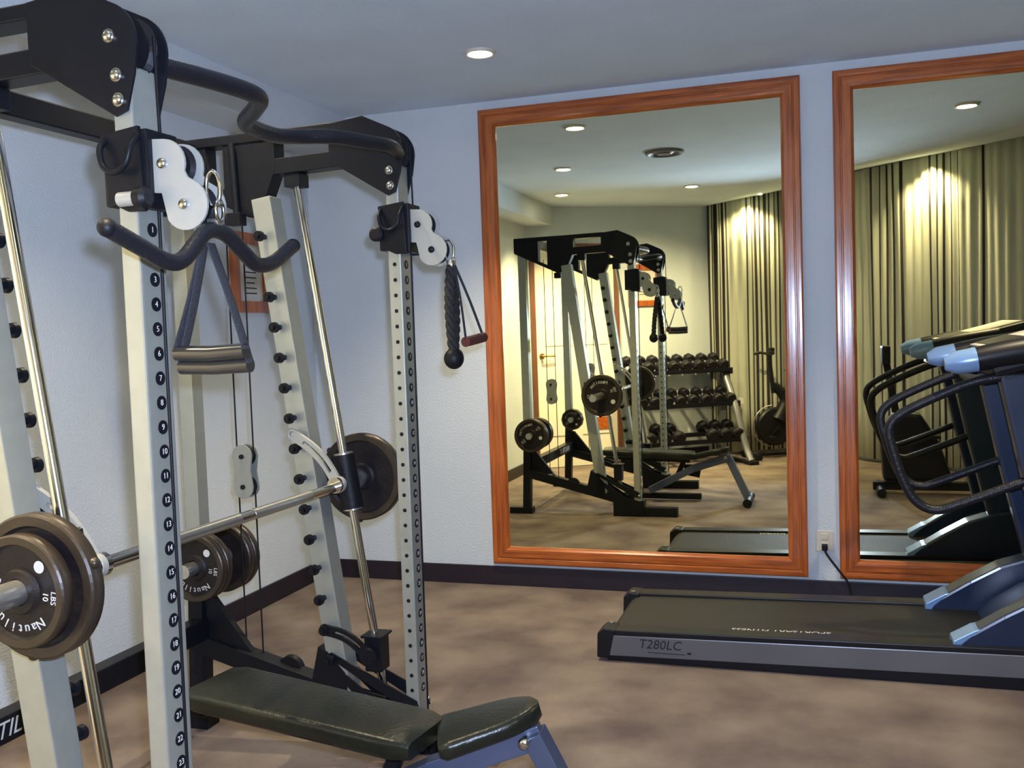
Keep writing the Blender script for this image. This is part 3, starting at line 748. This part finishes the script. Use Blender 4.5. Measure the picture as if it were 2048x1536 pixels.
m = MB(); m.box(1.16, 1.74, -2.555, -2.505, 0.012, 0.055, 0.004).beam((1.62, -2.530, 0.305), (1.56, -2.530, 0.17), 0.04, 0.035, side=(0, 1, 0)).box(1.14, 1.20, -2.72, -2.32, 0.0, 0.045, 0.005)
part('rear_base', m, M_black, t)
part('adjuster_plate', MB().prism([(1.60, 0.26), (1.74, 0.26), (1.72, 0.16), (1.62, 0.18)], 'xz', -2.60, -2.594).cyl((1.70, -2.62, 0.235), (1.70, -2.595, 0.235), 0.014), M_black, t)
part('hinge_bolt', MB().cyl((1.93, -2.52, 0.335), (1.93, -2.43, 0.335), 0.012).ball((1.93, -2.523, 0.335), 0.014, (1, 0.6, 1)), M_bolt, t)
#--MARK_TREAD--

# ================================================================== treadmill along the mirror wall
t = thing('treadmill', 'black and grey treadmill along the mirror wall in front of the right mirror', 'treadmill', (2.85, -0.69, 0))
x0, x1, yn, yf = 1.748, 3.95, -1.0, -0.38
def inc(x): return (x-x0)*0.016
def rail(ya, yb, name):
    m = MB()
    poly = [(x0+0.02, 0.022), (x1, 0.022+inc(x1)), (x1, 0.102+inc(x1)), (x0+0.02, 0.102)]
    m.prism(poly, 'xz', ya, yb, bevel=0.003)
    o = part(name, m, M_tgrey, t); return o
nr = rail(yn, yn+0.03, 'side_rail'); rail(yf-0.03, yf, 'side_rail')
part('rail_lettering', MB().text('T280LC', 0.050, Matrix(((1, 0, 0, 1.995), (0, 0, -1, yn-0.0008), (0, 1, 0, 0.076), (0, 0, 0, 1))), 0.0004, shear=0.2).box(1.95, 2.09, yn-0.0012, yn, 0.044, 0.0465).box(2.10, 2.115, yn-0.0012, yn, 0.047, 0.055), M_blacktxt, nr)
m = MB()
for a, b in ((yn+0.002, yn+0.085), (yf-0.085, yf-0.002)):
    m.prism([(x0+0.03, 0.100), (x1, 0.100+inc(x1)), (x1, 0.122+inc(x1)), (x0+0.03, 0.122)], 'xz', a, b, bevel=0.004)
part('foot_rails', m, M_tdeck, t)
m = MB().prism([(x0+0.04, 0.0), (x1, 0.0), (x1, 0.03+inc(x1)), (x0+0.04, 0.024)], 'xz', yn+0.01, yf-0.01)
part('under_frame', m, M_tdeck, t)
be = part('running_belt', MB().prism([(x0+0.035, 0.07), (x0+0.042, 0.095), (x0+0.06, 0.108), (x0+0.08, 0.112), (3.35, 0.112+inc(3.35)), (3.35, 0.05)], 'xz', yn+0.087, yf-0.087), M_belt, t)
zt_ = 0.1126+inc(2.41)
part('belt_lettering', MB().text('SPORTSART FITNESS', 0.040, Matrix(((-1, 0, -0.016, 2.44), (0, -1, 0, yn+0.115), (-0.016, 0, 1, 0.1126+inc(2.44)), (0, 0, 0, 1))), 0.0004, shear=0.15), M_white, be)
for a, b, s_ in ((yn, yn+0.10, -1), (yf-0.10, yf, 1)):
    m = MB().prism([(x0, 0.012), (x0+0.05, 0.012), (x0+0.075, 0.125), (x0+0.03, 0.128), (x0+0.004, 0.108)], 'xz', a-0.002, b+0.002, bevel=0.006)
    m.cyl((x0+0.045, (a+b)/2-s_*0.03, 0.126), (x0+0.045, (a+b)/2-s_*0.03, 0.131), 0.010, mi=1)
    part('end_cap', m, [M_tdeck, M_bolt], t)
# motor hood: raised centre between two side fenders whose tips reach back over the belt
m = MB(); rows = []
prof = [(3.17, 0.142), (3.22, 0.20), (3.32, 0.27), (3.45, 0.31), (3.65, 0.31), (3.85, 0.26), (3.98, 0.15)]
for x, z in prof:
    ww = 0.30; n_ = 12
    row = [V((x, (yn+yf)/2 + ww*math.cos(PI*k/n_), (0.08 if k in (0, n_) else z - 0.10*abs(math.cos(PI*k/n_))**4))) for k in range(n_+1)]
    rows.append(row)
m.quadgrid(rows, False, False, True)
m.bm.faces.new([m.bm.verts.new(p) for p in rows[0]]); m.bm.faces.new([m.bm.verts.new(p) for p in rows[-1]])
bmesh.ops.recalc_face_normals(m.bm, faces=m.bm.faces[:])
part('motor_hood', m, M_tblue, t)
for a, b, xs in ((yn+0.030, yn+0.125, 3.03), (yf-0.125, yf-0.010, 2.985)):
    P = [(xs, 0.125), (xs+0.005, 0.150), (xs+0.07, 0.190), (xs+0.16, 0.25), (xs+0.27, 0.315), (xs+0.40, 0.36), (xs+0.60, 0.37), (xs+0.80, 0.33), (xs+0.94, 0.22), (xs+0.94, 0.10), (xs+0.10, 0.121)]
    fe = part('hood_fender', MB().prism(P, 'xz', a, b, bevel=0.010), M_tblue, t)
    part('lit_fender_tip', MB().prism([(xs-0.003, 0.127), (xs, 0.153), (xs+0.068, 0.194), (xs+0.09, 0.200), (xs+0.03, 0.145), (xs+0.02, 0.127)], 'xz', a-0.002, b+0.002, bevel=0.003), M_tlight, fe)  # pale blue colour stands for the flash highlight on the fender
# uprights and shroud
for a, b in ((yn+0.03, yn+0.11), (yf-0.11, yf-0.03)):
    part('upright', MB().prism([(3.40, 0.12), (3.72, 0.12), (3.52, 0.72), (3.45, 1.12), (3.185, 1.08), (3.262, 0.70)], 'xz', a, b, bevel=0.012), M_tblue, t)
part('centre_shroud', MB().prism([(3.50, 0.20), (3.68, 0.20), (3.48, 0.80), (3.42, 1.02), (3.27, 1.02), (3.34, 0.70)], 'xz', yn+0.11, yf-0.11, bevel=0.01), M_tblue, t)
# console
Mc = Matrix.Translation(V((3.30, (yn+yf)/2, 1.165))) @ Matrix.Rotation(math.radians(-14), 4, 'Y')
co = part('console', MB().box(-0.15, 0.24, -0.30, 0.30, -0.05, 0.045, 0.02, M=Mc), M_tdeck, t)
part('display_panel', MB().box(-0.13, 0.22, -0.27, 0.27, 0.045, 0.052, 0.002, M=Mc).box(-0.11, 0.0, -0.24, 0.24, 0.052, 0.056, 0.001, mi=1, M=Mc), [M_cream, M_tdeck], co)
part('console_lettering', MB().text('SPORTSART', 0.034, Mc @ Matrix(((0, 0, -1, -0.1505), (-1, 0, 0, 0), (0, 1, 0, 0.0), (0, 0, 0, 1))), 0.0004), M_white, co)
for yy in (yn+0.03, yf-0.03):
    o = part('console_arm', MB().tube([(3.40, yy, 1.19), (3.22, yy, 1.165), (3.11, yy, 1.145)], [0.048, 0.046, 0.042], 20, smooth_path=4), M_tdeck, t)
    part('arm_tip', MB().tube([(3.112, yy, 1.145), (3.045, yy, 1.135), (3.010, yy, 1.130)], [0.043, 0.040, 0.022], 20), M_tlight, o)
# looped handrails
for yy in (yn+0.05, yf-0.05):
    part('handrail', MB().tube([(3.30, yy, 1.085), (3.18, yy, 1.08), (3.084, yy, 1.058), (2.932, yy, 0.991), (2.856, yy, 0.945), (2.829, yy, 0.895), (2.846, yy, 0.810), (2.876, yy, 0.715), (2.915, yy, 0.645), (2.975, yy, 0.615), (3.05, yy, 0.635), (3.255, yy, 0.718), (3.34, yy, 0.75)], 0.0165, 16, smooth_path=6), M_foam, t)
part('cross_handle', MB().tube([(3.16, yn+0.06, 1.075), (3.13, yn+0.12, 1.07), (3.12, (yn+yf)/2, 1.07), (3.13, yf-0.12, 1.07), (3.16, yf-0.06, 1.075)], 0.016, 12, smooth_path=5), M_foam, t)

# ================================================================== dumbbell rack on the back wall
RZ = math.atan2(d.y, d.x)
org = V((1.05, -3.97, 0))       # left front end as seen in the mirror
rk = thing('dumbbell_rack', 'three-tier dumbbell rack against the back wall, seen in the left mirror', 'dumbbell rack', org, RZ)
LR = 1.06
# local: x along the rack, y towards the room (front), z up
for k, (z, yb) in enumerate(((0.855, -0.30), (0.545, -0.17), (0.215, -0.04))):
    m = MB()
    for dy, dz in ((0.0, 0.0), (-0.17, 0.05)):
        m.box(0, LR, yb+dy-0.045, yb+dy+0.045, z+dz-0.012, z+dz+0.008, 0.003)
        m.box(0, LR, yb+dy+0.035, yb+dy+0.045, z+dz, z+dz+0.03, 0.002)
    m.box(-0.01, 0.02, yb-0.22, yb+0.05, z-0.03, z+0.03, 0.003); m.box(LR-0.02, LR+0.01, yb-0.22, yb+0.05, z-0.03, z+0.03, 0.003)
    part('shelf', m, M_black, rk, world=False)
for x in (0.04, LR-0.04):
    m = MB().tube([(x, 0.14, 0.03), (x, 0.06, 0.14), (x, -0.02, 0.30), (x, -0.14, 0.55), (x, -0.30, 0.80), (x, -0.38, 0.92)], 0.034, 14, smooth_path=5, flat=(0.8, 1))
    m.box(x-0.045, x+0.045, 0.08, 0.20, 0.0, 0.035, 0.006, mi=1).box(x-0.03, x+0.03, -0.42, 0.12, 0.0, 0.03, 0.004, mi=1).box(x-0.03, x+0.03, -0.42, -0.36, 0.03, 0.90, 0.004)
    part('rack_leg', m, [M_tgrey, M_rubber], rk, world=False)
part('white_label', MB().box(LR+0.010, LR+0.013, -0.16, -0.07, 0.545, 0.60, 0.001), M_white, rk, world=False)
def make_dumbbell(sz):
    o = thing('dumbbell', '', 'dumbbell')
    r = 0.038+0.026*sz; L = 0.060+0.022*sz
    for s_ in (-1, 1):
        m = MB().lathe([(0, s_*0.062), (r*0.78, s_*0.062), (r, s_*(0.062+0.012)), (r, s_*(0.062+L-0.012)), (r*0.78, s_*(0.062+L)), (0, s_*(0.062+L))], (0, 0, 0), 'y', 8)
        bmesh.ops.remove_doubles(m.bm, verts=m.bm.verts[:], dist=1e-5); bmesh.ops.recalc_face_normals(m.bm, faces=m.bm.faces[:])
        m.lathe([(0, s_*(0.0622+L)), (r*0.45, s_*(0.0622+L))], (0, 0, 0), 'y', 14, mi=1)
        part('head', m, [M_dumb, M_iron], o, world=False)
    part('handle', MB().cyl((0, -0.066, 0), (0, 0.066, 0), 0.014, 14), M_chrome, o, world=False)
    return o
ORD = ['first', 'second', 'third', 'fourth', 'fifth', 'sixth', 'seventh', 'eighth', 'ninth', 'tenth', 'eleventh']
Rm = Matrix.Rotation(RZ, 4, 'Z')
protos = {}
def place_db(k, tier, n, x, yb, z, sz, where):
    key = round(sz, 2)
    if key not in protos: o = protos[key] = make_dumbbell(sz)
    else: o = copy_tree(protos[key])
    r = 0.038+0.026*sz
    P = org + Rm @ V((x, yb-0.085, z+0.033+r*0.92))
    o.location = P; o.rotation_euler = (math.atan2(0.05, 0.17)*-1, 0, RZ)
    o['label'] = '%s dumbbell from the door end of the rack\'s %s shelf' % (ORD[k].capitalize(), where)
    o['category'] = 'dumbbell'; o['group'] = 'dumbbells on the %s shelf' % where
for k in range(8): place_db(k, 0, 8, 0.075+k*0.130, -0.30, 0.855, 0.78, 'top')
for k in range(8): place_db(k, 1, 8, 0.075+k*0.130, -0.17, 0.545, 0.62, 'middle')
for k, x in enumerate((0.085, 0.235, 0.375, 0.72, 0.85, 0.975)): place_db(k, 2, 6, x, -0.04, 0.215, 0.92, 'bottom')

# ================================================================== upright exercise bike in front of the curtain
t = thing('exercise_bike', 'dark upright exercise bike before the striped curtain, right of the dumbbells in the mirror', 'exercise bike', (2.17, -4.97, 0), rz=math.radians(62))
bx, by = 2.17, -4.97
m = MB()
m.lathe([(0, -0.035), (0.17, -0.035), (0.185, -0.02), (0.185, 0.02), (0.17, 0.035), (0, 0.035)], (bx+0.01, by+0.02, 0.30), 'x', 36, smooth=True)
m.tube([(bx+0.01, by-0.02, 0.36), (bx+0.01, by-0.10, 0.55), (bx+0.01, by+0.02, 0.70)], [0.09, 0.06, 0.035], 16, smooth_path=5)
part('flywheel_shroud', m, M_tdeck, t)
P = [(bx-0.03, by+0.02+0.20*math.cos(a), 0.30+0.20*math.sin(a)) for a in [math.radians(q) for q in range(-80, 100, 12)]]
part('silver_trim', MB().tube(P, 0.007, 8), M_steel, t)
part('frame_post', MB().tube([(bx, by+0.02, 0.62), (bx, by+0.06, 0.98)], 0.022, 14).tube([(bx, by-0.12, 0.35), (bx, by-0.20, 0.80)], 0.022, 14), M_tdeck, t)
part('handlebar', MB().tube([(bx-0.17, by+0.14, 1.00), (bx-0.14, by+0.08, 1.01), (bx, by+0.05, 0.995), (bx+0.14, by+0.08, 1.01), (bx+0.17, by+0.14, 1.02)], 0.014, 12, smooth_path=5), M_foam, t)
part('display', MB().box(bx-0.05, bx+0.05, by+0.02, by+0.06, 1.00, 1.06, 0.01), M_tdeck, t)
part('saddle', MB().ball((bx, by-0.21, 0.83), 0.10, (0.85, 1.1, 0.4)), M_vinyl, t)
part('stabilizer', MB().cyl((bx-0.2, by+0.26, 0.03), (bx+0.2, by+0.26, 0.03), 0.028).cyl((bx-0.17, by-0.28, 0.03), (bx+0.17, by-0.28, 0.03), 0.028).cyl((bx, by-0.28, 0.04), (bx, by+0.26, 0.04), 0.025), M_tdeck, t)
for s_ in (-1, 1):
    part('crank_pedal', MB().beam((bx+s_*0.06, by+0.0, 0.30), (bx+s_*0.07, by+s_*0.10, 0.30-s_*0.10), 0.012, 0.022).box(bx+s_*0.12-0.045, bx+s_*0.12+0.045, by+s_*0.10-0.03, by+s_*0.10+0.03, 0.29-s_*0.10, 0.315-s_*0.10, 0.004), M_rubber, t)

# ================================================================== recumbent bike behind the treadmill (seen in the right mirror)
t = thing('recumbent_bike', 'dark low recumbent bike before the bright curtain, seen through the treadmill handrails', 'exercise bike', (3.45, -2.95, 0))
part('base_rail', MB().beam((2.95, -3.0, 0.06), (4.15, -3.0, 0.06), 0.07, 0.06).cyl((3.0, -3.22, 0.035), (3.0, -2.78, 0.035), 0.032).cyl((4.1, -3.22, 0.035), (4.1, -2.78, 0.035), 0.032), M_tdeck, t)
part('drive_housing', MB().prism([(3.02, 0.10), (3.0, 0.45), (3.10, 0.62), (3.28, 0.60), (3.40, 0.40), (3.50, 0.10)], 'xz', -3.08, -2.92, bevel=0.03), M_tdeck, t)
part('seat', MB().box(3.55, 3.92, -3.2, -2.8, 0.50, 0.56, 0.025), M_vinyl, t)
part('seat_back', MB().box(-0.03, 0.03, -0.19, 0.19, 0.0, 0.50, 0.025, M=Matrix.Translation(V((3.93, -3.0, 0.58))) @ Matrix.Rotation(math.radians(14), 4, 'Y')), M_vinyl, t)
part('seat_post', MB().beam((3.60, -3.0, 0.09), (3.75, -3.0, 0.51), 0.06, 0.06), M_steel, t)
part('side_handles', MB().tube([(3.62, -3.24, 0.48), (3.55, -3.26, 0.60), (3.50, -3.26, 0.70)], 0.014, 12, smooth_path=4).tube([(3.62, -2.76, 0.48), (3.55, -2.74, 0.60), (3.50, -2.74, 0.70)], 0.014, 12, smooth_path=4).cyl((3.62, -3.25, 0.48), (3.62, -2.75, 0.48), 0.013), M_foam, t)
part('console_mast', MB().beam((3.12, -3.0, 0.58), (3.05, -3.0, 1.00), 0.05, 0.05).box(3.02, 3.08, -3.11, -2.89, 0.96, 1.10, 0.015), M_tdeck, t)
for s_ in (-1, 1):
    part('crank_pedal', MB().beam((3.24, -3.0+s_*0.10, 0.38), (3.24+s_*0.12, -3.0+s_*0.11, 0.38+s_*0.06), 0.012, 0.022).box(3.24+s_*0.12-0.04, 3.24+s_*0.12+0.04, -3.0+s_*0.17-0.045, -3.0+s_*0.17+0.045, 0.37+s_*0.06, 0.395+s_*0.06, 0.004), M_rubber, t)
